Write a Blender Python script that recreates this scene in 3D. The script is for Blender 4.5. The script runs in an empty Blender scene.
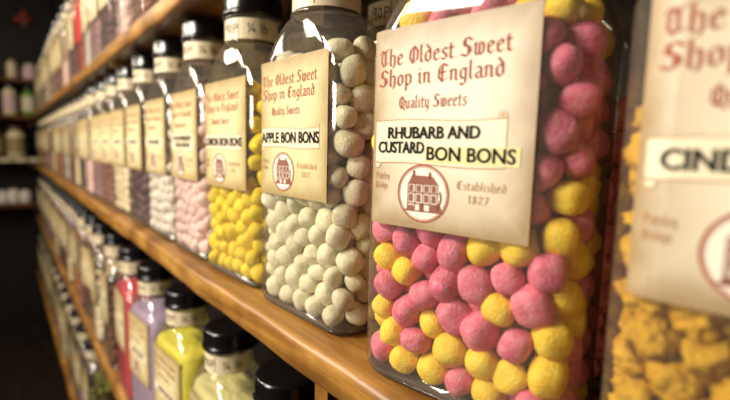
import bpy, bmesh, math, random
import numpy as np
from mathutils import Matrix, Vector, noise
R = math.radians
S = 0.18            # one layout unit in metres
CZ = 1.35           # eye height in metres
sc = bpy.context.scene
col = sc.collection

def W(x, y, z):     # layout units (x into the shelves, y along them, z from eye level) to metres
    return Vector((x*S, y*S, CZ + z*S))

def lin(c):
    return tuple((v/255/12.92 if v/255 <= 0.04045 else ((v/255+0.055)/1.055)**2.4) for v in c) + (1.0,)

# ------------------------------------------------------------------ camera
F_PX, YAW, PITCH, ROLL = 444.0, 39.15, 6.35, 1.45
_y, _p, _r = R(YAW), R(PITCH), R(ROLL)
Fv = Vector((math.sin(_y)*math.cos(_p), math.cos(_y)*math.cos(_p), -math.sin(_p)))
R0 = Vector((math.cos(_y), -math.sin(_y), 0)); U0 = R0.cross(Fv)
Rv = math.cos(_r)*R0 + math.sin(_r)*U0
Uv = -math.sin(_r)*R0 + math.cos(_r)*U0
cam_d = bpy.data.cameras.new('camera'); cam = bpy.data.objects.new('camera', cam_d); col.objects.link(cam)
cam_d.sensor_width = 36; cam_d.lens = F_PX/730*36; cam_d.clip_start = 0.01
cam.matrix_world = Matrix(((Rv.x, Uv.x, -Fv.x, 0), (Rv.y, Uv.y, -Fv.y, 0), (Rv.z, Uv.z, -Fv.z, CZ), (0, 0, 0, 1)))
cam_d.dof.use_dof = True; cam_d.dof.focus_distance = 0.30; cam_d.dof.aperture_fstop = 3.9
sc.camera = cam
# ------------------------------------------------------------------ world, lights, exposure
sc.view_settings.view_transform = 'Standard'; sc.view_settings.look = 'None'
sc.view_settings.gamma = 1.0; sc.view_settings.use_curve_mapping = False
sc.view_settings.exposure = 0.12
wd = bpy.data.worlds.new('shop_dim'); sc.world = wd; wd.use_nodes = True
wd.node_tree.nodes['Background'].inputs[0].default_value = (1.0, 0.75, 0.5, 1)
wd.node_tree.nodes['Background'].inputs[1].default_value = 0.045
sc.cycles.transparent_max_bounces = 40
sc.cycles.max_bounces = 8

def area(name, loc, target, sx, sy, power, colr):
    l = bpy.data.lights.new(name, 'AREA'); l.shape = 'RECTANGLE'; l.size = sx; l.size_y = sy
    l.energy = power; l.color = colr
    o = bpy.data.objects.new(name, l); col.objects.link(o)
    o.location = loc; o.rotation_euler = (Vector(target)-Vector(loc)).to_track_quat('-Z', 'Y').to_euler()
    return o
WARM = (1.0, 0.88, 0.70)
area('ceiling_lamp_near', (-0.95, 0.72, 2.10), (0.2, 0.32, 1.25), 0.45, 0.25, 25, (1.0, 0.93, 0.80))
area('low_fill_light', (-1.35, 0.60, 1.60), (0.2, 0.35, 1.25), 0.45, 0.3, 13, (1.0, 0.93, 0.82))  # added low frontal fill to brighten the sweets, not a fitting of the shop
area('ceiling_lamp_mid', (-0.95, 1.6, 2.25), (0.2, 1.35, 1.2), 0.5, 0.3, 23, WARM)
area('ceiling_lamp_far', (-0.95, 2.7, 2.25), (0.2, 2.5, 1.2), 0.5, 0.3, 15, WARM)

# ------------------------------------------------------------------ materials
def mat(name, base=(128, 128, 128), rough=0.5, spec=0.5, **kw):
    m = bpy.data.materials.new(name); m.use_nodes = True
    b = m.node_tree.nodes['Principled BSDF']
    b.inputs['Base Color'].default_value = lin(base)
    b.inputs['Roughness'].default_value = rough
    b.inputs['Specular IOR Level'].default_value = spec
    for k, v in kw.items(): b.inputs[k].default_value = v
    return m, m.node_tree, b

def N(nt, t, **ins):
    n = nt.nodes.new(t)
    for k, v in ins.items():
        k = k.replace('_', ' ')
        n.inputs[k].default_value = v
    return n

def ramp(nt, stops):
    n = nt.nodes.new('ShaderNodeValToRGB'); e = n.color_ramp.elements
    while len(e) < len(stops): e.new(0.5)
    for i, (p, c) in enumerate(stops):
        e[i].position = p; e[i].color = c if len(c) == 4 else lin(c)
    return n

def wood(name, dark, mid, light, rough=0.42, axis='Y', scale=1.0):
    m, nt, b = mat(name, mid, rough)
    tc = nt.nodes.new('ShaderNodeTexCoord'); mp = nt.nodes.new('ShaderNodeMapping')
    sc_ = {'Y': (60, 3.2, 60), 'Z': (34, 34, 2.2), 'X': (2.2, 34, 34)}[axis]
    mp.inputs['Scale'].default_value = tuple(v*scale for v in sc_)
    nt.links.new(tc.outputs['Object'], mp.inputs[0])
    n1 = N(nt, 'ShaderNodeTexNoise', Scale=1.0, Detail=7.0, Roughness=0.62, Distortion=0.6)
    nt.links.new(mp.outputs[0], n1.inputs['Vector'])
    r1 = ramp(nt, [(0.28, dark), (0.5, mid), (0.75, light)])
    nt.links.new(n1.outputs[0], r1.inputs[0])
    n2 = N(nt, 'ShaderNodeTexNoise', Scale=14.0, Detail=4.0)
    nt.links.new(tc.outputs['Object'], n2.inputs['Vector'])
    mx = nt.nodes.new('ShaderNodeMixRGB'); mx.blend_type = 'MULTIPLY'; mx.inputs[0].default_value = 0.75
    r2 = ramp(nt, [(0.35, (150, 120, 100)), (0.62, (255, 255, 255))])
    nt.links.new(n2.outputs[0], r2.inputs[0])
    nt.links.new(r1.outputs[0], mx.inputs[1]); nt.links.new(r2.outputs[0], mx.inputs[2])
    nt.links.new(mx.outputs[0], b.inputs['Base Color'])
    bp = N(nt, 'ShaderNodeBump', Strength=0.25, Distance=0.002)
    nt.links.new(n1.outputs[0], bp.inputs['Height']); nt.links.new(bp.outputs[0], b.inputs['Normal'])
    return m

M = {}
M['shelf'] = wood('varnished_pine', (84, 52, 20), (152, 106, 46), (196, 150, 78), 0.36)
M['darkwood'] = wood('dark_panel_wood', (16, 9, 6), (26, 15, 10), (40, 24, 15), 0.6, 'Z')
M['backshelf'] = wood('brown_back_shelf_wood', (70, 38, 20), (110, 64, 34), (140, 86, 48), 0.5, 'X')
M['floor'] = wood('dark_floor_boards', (22, 14, 10), (36, 24, 17), (52, 36, 25), 0.5)
M['plaster'] = mat('dark_brown_paint', (20, 14, 12), 0.85)[0]
M['lid'] = mat('black_plastic', (14, 12, 13), 0.22, 0.55)[0]
M['sticker'] = mat('yellowed_sticker_paper', (226, 210, 146), 0.5)[0]
M['inkbrown'] = mat('brown_ink', (158, 84, 62), 0.6, 0.2)[0]
M['inkpale'] = mat('pale_brown_ink', (176, 132, 96), 0.6, 0.2)[0]
M['inkdark'] = mat('dark_brown_ink', (140, 90, 72), 0.6, 0.2)[0]
M['inkblack'] = mat('black_ink', (26, 20, 18), 0.6, 0.2)[0]
M['white'] = mat('emblem_paper', (232, 222, 202), 0.5)[0]
M['metal'] = mat('dark_iron', (40, 34, 30), 0.45, 0.5, Metallic=0.8)[0]

def glass_mat(name, tint, refl_rough=0.05, edge=0.6, dust_haze=0.05):
    m = bpy.data.materials.new(name); m.use_nodes = True; nt = m.node_tree; nt.nodes.clear()
    out = nt.nodes.new('ShaderNodeOutputMaterial'); tr = nt.nodes.new('ShaderNodeBsdfTransparent')
    gl = nt.nodes.new('ShaderNodeBsdfGlossy'); gl.inputs['Roughness'].default_value = refl_rough
    fr = nt.nodes.new('ShaderNodeLayerWeight'); fr.inputs['Blend'].default_value = 0.5
    pw = nt.nodes.new('ShaderNodeMath'); pw.operation = 'POWER'; pw.inputs[1].default_value = 5.0
    nt.links.new(fr.outputs['Facing'], pw.inputs[0])
    ad = nt.nodes.new('ShaderNodeMath'); ad.operation = 'MULTIPLY_ADD'
    ad.inputs[1].default_value = 0.75; ad.inputs[2].default_value = 0.075; ad.use_clamp = True
    nt.links.new(pw.outputs[0], ad.inputs[0])
    mx = nt.nodes.new('ShaderNodeMixShader')
    lw = nt.nodes.new('ShaderNodeLayerWeight'); lw.inputs['Blend'].default_value = 0.35
    r = ramp(nt, [(0.0, tint), (0.55, tint), (1.0, tuple(int(v*edge) for v in tint))])
    nt.links.new(lw.outputs['Facing'], r.inputs[0]); nt.links.new(r.outputs[0], tr.inputs['Color'])
    bp = N(nt, 'ShaderNodeBump', Strength=0.12, Distance=0.004)
    nz = N(nt, 'ShaderNodeTexNoise', Scale=22.0, Detail=1.0)
    tc = nt.nodes.new('ShaderNodeTexCoord'); nt.links.new(tc.outputs['Object'], nz.inputs['Vector'])
    nt.links.new(nz.outputs[0], bp.inputs['Height'])
    nt.links.new(bp.outputs[0], gl.inputs['Normal'])
    nt.links.new(ad.outputs[0], mx.inputs[0]); nt.links.new(tr.outputs[0], mx.inputs[1]); nt.links.new(gl.outputs[0], mx.inputs[2])
    df = nt.nodes.new('ShaderNodeBsdfDiffuse'); df.inputs['Color'].default_value = lin((214, 200, 184))  # sugar dust film that also paints in the pale haze of reflections
    m2 = nt.nodes.new('ShaderNodeMixShader'); dn = N(nt, 'ShaderNodeTexNoise', Scale=9.0, Detail=3.0)
    nt.links.new(tc.outputs['Object'], dn.inputs['Vector'])
    dm = nt.nodes.new('ShaderNodeMapRange'); dm.inputs['From Min'].default_value = 0.3; dm.inputs['From Max'].default_value = 0.75
    dm.inputs['To Min'].default_value = dust_haze*0.6; dm.inputs['To Max'].default_value = dust_haze*1.6
    nt.links.new(dn.outputs[0], dm.inputs[0]); nt.links.new(dm.outputs[0], m2.inputs[0])
    nt.links.new(mx.outputs[0], m2.inputs[1]); nt.links.new(df.outputs[0], m2.inputs[2])
    nt.links.new(m2.outputs[0], out.inputs[0])
    return m
M['glass'] = glass_mat('jar_glass', (246, 244, 238))
M['glassbase'] = glass_mat('thick_jar_base_glass', (190, 172, 158), 0.08, 0.35)

def paper(name, centre, edge, wet=0.38):
    """printed parchment: darker scorched border as on the real label"""
    m, nt, b = mat(name, centre, wet, 0.45)
    uv = nt.nodes.new('ShaderNodeUVMap'); sp = nt.nodes.new('ShaderNodeSeparateXYZ')
    nt.links.new(uv.outputs[0], sp.inputs[0])
    def edge_d(sock):
        a = nt.nodes.new('ShaderNodeMath'); a.operation = 'PINGPONG'; a.inputs[1].default_value = 0.5
        nt.links.new(sock, a.inputs[0]); return a.outputs[0]
    mn = nt.nodes.new('ShaderNodeMath'); mn.operation = 'MINIMUM'
    nt.links.new(edge_d(sp.outputs[0]), mn.inputs[0]); nt.links.new(edge_d(sp.outputs[1]), mn.inputs[1])
    nz = N(nt, 'ShaderNodeTexNoise', Scale=5.0, Detail=4.0); nt.links.new(uv.outputs[0], nz.inputs['Vector'])
    ad = nt.nodes.new('ShaderNodeMath'); ad.operation = 'MULTIPLY_ADD'; ad.inputs[1].default_value = 0.16
    nt.links.new(nz.outputs[0], ad.inputs[0]); nt.links.new(mn.outputs[0], ad.inputs[2])
    mid = tuple((a*2+c)/3 for a, c in zip(centre, edge))
    r = ramp(nt, [(0.09, edge), (0.20, mid), (0.38, centre)])
    nt.links.new(ad.outputs[0], r.inputs[0]); nt.links.new(r.outputs[0], b.inputs['Base Color'])
    return m
M['label'] = paper('parchment_label_paper', (222, 209, 182), (160, 134, 98))
M['label_tan'] = paper('tan_label_paper', (214, 202, 154), (164, 140, 92), 0.45)
M['neck'] = mat('neck_label_paper', (226, 208, 172), 0.42)[0]
M['strip'] = mat('name_strip_paper', (230, 216, 182), 0.42)[0]
M['red_label'] = mat('red_label_paper', (190, 20, 28), 0.4)[0]

def candy_mat(name, c1, c2, rough=0.6, mott=0.5, bump=0.6, scale=190.0, sss=0.0):
    m, nt, b = mat(name, c1, rough, 0.35)
    tc = nt.nodes.new('ShaderNodeTexCoord'); oi = nt.nodes.new('ShaderNodeObjectInfo')
    nz = N(nt, 'ShaderNodeTexNoise', Scale=scale, Detail=6.0, Roughness=0.65)
    va = nt.nodes.new('ShaderNodeVectorMath'); va.operation = 'ADD'
    nt.links.new(tc.outputs['Object'], va.inputs[0]); nt.links.new(oi.outputs['Random'], va.inputs[1])
    nt.links.new(va.outputs[0], nz.inputs['Vector'])
    r = ramp(nt, [(0.5-mott*0.3, c1), (0.5+mott*0.35, c2)])
    nt.links.new(nz.outputs[0], r.inputs[0])
    hs = nt.nodes.new('ShaderNodeHueSaturation')
    mr = nt.nodes.new('ShaderNodeMapRange'); mr.inputs['To Min'].default_value = 0.84; mr.inputs['To Max'].default_value = 1.08
    nt.links.new(oi.outputs['Random'], mr.inputs[0]); nt.links.new(mr.outputs[0], hs.inputs['Value'])
    nt.links.new(r.outputs[0], hs.inputs['Color']); nt.links.new(hs.outputs[0], b.inputs['Base Color'])
    n2 = N(nt, 'ShaderNodeTexNoise', Scale=scale*3.2, Detail=5.0)
    nt.links.new(va.outputs[0], n2.inputs['Vector'])
    bp = N(nt, 'ShaderNodeBump', Strength=bump, Distance=0.0016)
    nt.links.new(n2.outputs[0], bp.inputs['Height']); nt.links.new(bp.outputs[0], b.inputs['Normal'])
    if sss:
        b.inputs['Subsurface Weight'].default_value = sss; b.inputs['Subsurface Radius'].default_value = (0.006, 0.003, 0.002)
        b.inputs['Subsurface Scale'].default_value = 1.0
    return m
CM = {
 'pink': candy_mat('dusty_pink_candy', (216, 66, 108), (244, 168, 188), mott=0.85),
 'custard': candy_mat('custard_yellow_candy', (250, 200, 14), (255, 232, 104), mott=0.85),
 'apple': candy_mat('powdered_pale_green_candy', (214, 206, 158), (248, 243, 228), mott=0.85),
 'lemon': candy_mat('lemon_yellow_candy', (244, 208, 10), (252, 232, 70), mott=0.6),
 'palepink': candy_mat('pale_pink_candy', (242, 200, 200), (254, 232, 228), mott=0.6),
 'pinkback': candy_mat('mixed_pink_candy', (232, 84, 110), (250, 170, 170), mott=0.7),
 'white': candy_mat('white_candy', (236, 226, 216), (250, 244, 236), mott=0.6),
 'plum': candy_mat('dark_plum_candy', (58, 22, 34), (104, 56, 70), 0.35),
 'cream': candy_mat('cream_candy', (232, 214, 176), (246, 236, 210)),
 'brownpink': candy_mat('brown_pink_candy', (128, 74, 66), (168, 108, 96), 0.45),
 'mauve': candy_mat('mauve_candy', (150, 104, 116), (196, 154, 160)),
 'brown': candy_mat('toffee_brown_candy', (84, 46, 22), (134, 80, 38), 0.3),
 'red': candy_mat('red_candy', (176, 14, 20), (216, 34, 36), 0.3),
 'green': candy_mat('olive_green_candy', (112, 116, 44), (160, 158, 84), 0.45),
 'orange': candy_mat('orange_candy', (206, 116, 30), (232, 156, 60), 0.4),
 'toffee': candy_mat('golden_honeycomb', (186, 122, 10), (242, 200, 56), 0.6, 1.1, 1.0, 150.0),
}
def powder(name, c1, c2):
    return candy_mat(name, c1, c2, 0.45, 0.8, 0.5, 40.0)
PM = {
 'khaki': powder('pale_khaki_sherbet', (206, 196, 124), (226, 218, 160)),
 'yellow': powder('bright_yellow_sherbet', (226, 214, 40), (240, 232, 90)),
 'lilac': powder('lilac_sherbet', (168, 144, 186), (196, 176, 208)),
 'crimson': powder('crimson_sherbet', (190, 34, 58), (214, 70, 88)),
}

# ------------------------------------------------------------------ mesh helpers
def mesh(name, verts, faces, m, parent=None, smooth=False, uvs=None, scale=S, hold=False):
    me = bpy.data.meshes.new(name)
    me.from_pydata([(v[0]*scale, v[1]*scale, v[2]*scale) for v in verts], [], faces)
    if m is not None: me.materials.append(m)
    if smooth: me.polygons.foreach_set('use_smooth', [True]*len(me.polygons))
    if uvs:
        l = me.uv_layers.new(name='UVMap')
        for i, lp in enumerate(me.loops): l.data[i].uv = uvs[lp.vertex_index]
    me.update()
    o = bpy.data.objects.new(name, me); 
    if not hold: col.objects.link(o)
    if parent is not None: o.parent = parent
    return o

def tag(o, label=None, cat=None, group=None, kind=None):
    if label: o['label'] = label
    if cat: o['category'] = cat
    if group: o['group'] = group
    if kind: o['kind'] = kind
    return o

def empty(name, loc, rz=0.0):
    o = bpy.data.objects.new(name, None); col.objects.link(o)
    o.empty_display_size = 0.02; o.location = loc; o.rotation_euler = (0, 0, rz); return o

class MB:
    def __init__(s): s.v = []; s.f = []
    def add(s, vs, fs):
        b = len(s.v); s.v += [tuple(v) for v in vs]; s.f += [tuple(i+b for i in f) for f in fs]
    def box(s, x0, x1, y0, y1, z0, z1):
        s.add([(x, y, z) for z in (z0, z1) for y in (y0, y1) for x in (x0, x1)],
              [(0, 2, 3, 1), (4, 5, 7, 6), (0, 1, 5, 4), (2, 6, 7, 3), (0, 4, 6, 2), (1, 3, 7, 5)])
    def lathe(s, prof, n=40, cx=0, cy=0, flute=None):
        vs = []
        for k, (r, z) in enumerate(prof):
            for i in range(n):
                a = 2*math.pi*i/n; rr = r
                if flute and flute[0] <= k <= flute[1] and i % 2: rr = r - flute[2]
                vs.append((cx+rr*math.cos(a), cy+rr*math.sin(a), z))
        fs = []
        for k in range(len(prof)-1):
            for i in range(n):
                j = (i+1) % n; fs.append((k*n+i, k*n+j, (k+1)*n+j, (k+1)*n+i))
        s.add(vs, fs)
        return len(s.v)-len(vs)
    def cap(s, prof_i, n, start, flip=False):
        f = [start+prof_i*n+i for i in range(n)]
        s.f.append(tuple(f[::-1] if flip else f))

def box_obj(name, m, x0, x1, y0, y1, z0, z1, parent=None, bevel=0.0, seg=2):
    """box in metres, bevelled"""
    b = MB(); b.box(x0, x1, y0, y1, z0, z1)
    o = mesh(name, b.v, b.f, m, parent, scale=1.0)
    if bevel:
        bm = bmesh.new(); bm.from_mesh(o.data)
        bmesh.ops.bevel(bm, geom=bm.edges[:], offset=bevel, segments=seg, profile=0.5, affect='EDGES')
        bm.to_mesh(o.data); bm.free(); o.data.polygons.foreach_set('use_smooth', [True]*len(o.data.polygons))
    return o

# ------------------------------------------------------------------ the room
X1 = 1.86*S            # wall behind the shelves
Y0, Y1 = -1.3, 23.6*S
XL = -1.6; ZC = 2.75
def struct(name, m, *b):
    o = box_obj(name, m, *b); o['kind'] = 'structure'; return o
struct('floor', M['floor'], XL-0.1, X1+0.1, Y0-0.1, Y1+0.1, -0.1, 0.0)
struct('ceiling', M['plaster'], XL-0.1, X1+0.1, Y0-0.1, Y1+0.1, ZC, ZC+0.1)
struct('wall_right', M['darkwood'], X1, X1+0.1, Y0, Y1, 0, ZC)
struct('wall_left', mat('brown_wall_paint', (120, 88, 62), 0.8)[0], XL-0.1, XL, Y0, Y1, 0, ZC)
struct('wall_back', M['darkwood'], XL-0.1, X1+0.1, Y1, Y1+0.1, 0, ZC)
struct('wall_front', M['plaster'], XL-0.1, X1+0.1, Y0-0.1, Y0, 0, ZC)

# ------------------------------------------------------------------ long shelves
ROWS = {           # base height, shelf front edge, jar centre line
 'top':   dict(z=1.07, t=0.16, xf=0.925, xc=1.20),
 'mid':   dict(z=-0.79, t=0.15, xf=0.915, xc=1.195),
 'low':   dict(z=-2.80, t=0.17, xf=0.875, xc=1.10),
 'bottom': dict(z=-4.86, t=0.17, xf=0.78, xc=1.02),
}
YS0, YS1 = -1.6, 20.9
def shelf_board(key, label):
    r = ROWS[key]; rnd = random.Random(key)
    root = empty('wooden_shelf', W(r['xf'], (YS0+YS1)/2, r['z']-r['t']))
    tag(root, label, 'shelf', 'long pine shelves of sweet jars')
    # board with a worn, slightly wavy rounded nose
    ny = 180; vs = []; fs = []
    prof = []
    t = r['t']; rad = t*0.36
    prof.append((1.85, 0)); 
    for k in range(7):
        a = math.pi/2*k/6
        prof.append((r['xf']+rad*1.0-rad*1.0*math.sin(a), -rad*.8+rad*.8*math.cos(a)))
    for k in range(4):
        a = math.pi/2*k/3
        prof.append((r['xf']+rad*0.4-rad*0.4*math.cos(a), -t+rad*0.4-rad*0.4*math.sin(a)))
    prof.append((1.85, -t))
    ph = [rnd.random()*6 for _ in range(5)]
    np_ = len(prof)
    for i in range(ny+1):
        y = YS0+(YS1-YS0)*i/ny
        w = 0.006*math.sin(y*2.1+ph[0])+0.004*math.sin(y*5.3+ph[1])+0.003*math.sin(y*11+ph[2])
        for (x, z) in prof:
            g = 1 if x < 1.2 else 0
            vs.append((x+w*g-r['xf'], y-(YS0+YS1)/2, z+t+0.0*g))
    for i in range(ny):
        for k in range(np_):
            j = (k+1) % np_
            fs.append((i*np_+k, i*np_+j, (i+1)*np_+j, (i+1)*np_+k))
    fs.append(tuple(range(np_))[::-1]); fs.append(tuple(ny*np_+k for k in range(np_)))
    mesh('board', vs, fs, M['shelf'], root, smooth=True)
    return root
shelf_roots = {
 'top': shelf_board('top', 'upper orange-brown wooden shelf above the black lids, seen from below'),
 'mid': shelf_board('mid', 'central orange-brown wooden shelf under the rhubarb and custard and apple jars'),
 'low': shelf_board('low', 'lower wooden shelf carrying the pink, lilac and yellow filled jars'),
 'bottom': shelf_board('bottom', 'lowest narrow wooden shelf at bottom left beside the dark aisle'),
}
def bracket(key, y, w=0.05, h=0.34, d=0.32):
    """sloping wooden bracket screwed under a shelf"""
    r = ROWS[key]; x0 = r['xf']+0.055; root = shelf_roots[key]
    rl = lambda x, y_, z: (x-r['xf'], y_-(YS0+YS1)/2, z)
    vs = [rl(x, yy, z) for yy in (y-w, y+w) for (x, z) in ((x0, 0), (1.84, 0), (1.84, -h), (x0+0.1, -h*0.55), (x0, -h*0.3))]
    fs = [(0, 1, 2, 3, 4), (9, 8, 7, 6, 5)] + [(i, i+5, (i+1) % 5+5, (i+1) % 5) for i in range(5)]
    mesh('bracket', vs, fs, M['shelf'], root)
def post(key, y, zb, w=0.045):
    r = ROWS[key]; root = shelf_roots[key]; x0 = r['xf']+0.02
    b = MB(); b.box(x0-r['xf'], x0+0.14-r['xf'], y-w-(YS0+YS1)/2, y+w-(YS0+YS1)/2, zb-(r['z']-r['t']), 0)
    mesh('post', b.v, b.f, M['shelf'], root)
for y in (2.1, 5.75, 9.4, 13.0, 16.6, 20.2): bracket('top', y, h=0.10)
post('mid', 1.395, -2.80)
for y in (6.9, 12.4, 18.0): bracket('mid', y, h=0.12)

# ------------------------------------------------------------------ jar geometry (layout units, front faces -Y, base at z=0)
HW, HD, CR = 0.365, 0.182, 0.115     # half width, half depth, corner radius
ZSH, ZNK = 1.10, 1.375               # shoulder start, neck start
RN = 0.155
def section(w, d, c, n=72):
    """rounded rectangle by angle-like parameter, counter-clockwise, starting mid right side"""
    pts = []; q = n//4
    c = min(c, w, d)
    cen = [(w-c, d-c, 0), (-(w-c), d-c, 90), (-(w-c), -(d-c), 180), (w-c, -(d-c), 270)]
    for cx, cy, a0 in cen:
        for k in range(q):
            a = R(a0+90*k/(q-1)); pts.append((cx+c*math.cos(a), cy+c*math.sin(a)))
    # gentle belly on the long faces
    out = []
    for (x, y) in pts: out.append((x, y))
    return out
def prof_dims(z):
    """half width, half depth, corner radius of the glass at height z"""
    if z <= ZSH:
        k = 0.0
        if z < 0.05: 
            t = z/0.05; ins = 0.045*(1-math.sqrt(max(0, 1-(1-t)**2)))
            return HW-ins, HD-ins, CR
        return HW, HD, CR
    if z >= ZNK: return RN, RN, RN
    t = (z-ZSH)/(ZNK-ZSH)
    e = math.sqrt(max(0.0, 1-t**2.0))            # quarter ellipse shoulder
    e = 0.8*e + 0.2*(1-t)
    w = RN+(HW-RN)*e; d = RN+(HD-RN)*e
    c = CR+(min(w, d)-CR)*min(1, t*1.3)
    return w, d, c
def loft(zs, inset=0.0, n=72):
    vs = []; fs = []
    for z in zs:
        w, d, c = prof_dims(z)
        vs += [(x, y, z) for (x, y) in section(w-inset, d-inset, max(0.02, c-inset), n)]
    for k in range(len(zs)-1):
        for i in range(n):
            j = (i+1) % n; fs.append((k*n+i, k*n+j, (k+1)*n+j, (k+1)*n+i))
    return vs, fs
def make_glass(n=72):
    zs = [0.02, 0.03, 0.05, 0.09, 0.2, 0.5, 0.8, 1.0, ZSH] + [ZSH+(ZNK-ZSH)*math.sin(math.pi/2*k/12) for k in range(1, 12)] + [ZNK]
    vs, fs = loft(zs, 0, n)
    b = MB(); b.add(vs, fs)
    prof = [(RN, ZNK), (RN+0.012, ZNK+0.006), (RN+0.013, ZNK+0.014), (RN, ZNK+0.02), (RN, 1.515), (RN+0.012, 1.52), (RN+0.012, 1.532), (RN-0.01, 1.535)]
    b.lathe(prof, 48)
    return b
GLASS = make_glass()
def make_base():
    zs = [0.0, 0.006, 0.015, 0.022]
    n = 72; vs = []; fs = []
    for z in zs:
        w, d, c = prof_dims(z+0.006); vs += [(x, y, z) for (x, y) in section(w-0.002, d-0.002, c, n)]
    for k in range(len(zs)-1):
        for i in range(n):
            j = (i+1) % n; fs.append((k*n+i, k*n+j, (k+1)*n+j, (k+1)*n+i))
    fs.append(tuple(range(n))[::-1]); fs.append(tuple((len(zs)-1)*n+i for i in range(n)))
    return vs, fs
BASE = make_base()

# front outline by arc length from the centre of the front face
flat = HW-CR
def on_front(u, off=0.004):
    """label coordinate u (positive to the viewer's right) -> x, y on the outside of the glass"""
    s = 1 if u >= 0 else -1; a = abs(u)
    if a <= flat: return (u, -HD-off)
    th = (a-flat)/CR
    if th <= math.pi/2:
        return (s*(flat+(CR+off)*math.sin(th)), -(HD-CR)-(CR+off)*math.cos(th))
    return (s*(HW+off), -(HD-CR)+(a-flat-CR*math.pi/2))
LW, LT, LBT = 0.545, 1.170, 0.548      # label width along the glass, top, bottom
LH = LT-LBT
def label_pt(a, f, off=0.004, lo=0.0):
    x, y = on_front((a-0.5)*LW+lo, off); return (x, y, LT-f*LH)
def label_patch(a0, a1, f0, f1, off, na=24, nf=4, lo=0.0, wob=None, thick=0.0015):
    vs = []; fs = []; uv = []
    for o_ in (off, off-thick):
        for j in range(nf+1):
            for i in range(na+1):
                a = a0+(a1-a0)*i/na; f = f0+(f1-f0)*j/nf
                df = wob(i/na) if wob else 0
                vs.append(label_pt(a, f+df, o_, lo)); uv.append((i/na, j/nf))
    n1 = (na+1)*(nf+1)
    for j in range(nf):
        for i in range(na):
            q = j*(na+1)+i
            fs.append((q, q+na+1, q+na+2, q+1)); fs.append((n1+q, n1+q+1, n1+q+na+2, n1+q+na+1))
    per = [i for i in range(na+1)] + [j*(na+1)+na for j in range(1, nf+1)] + [nf*(na+1)+i for i in range(na-1, -1, -1)] + [j*(na+1) for j in range(nf-1, 0, -1)]
    for k in range(len(per)):
        a, b = per[k], per[(k+1) % len(per)]
        fs.append((a, b, n1+b, n1+a))
    return vs, fs, uv

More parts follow.
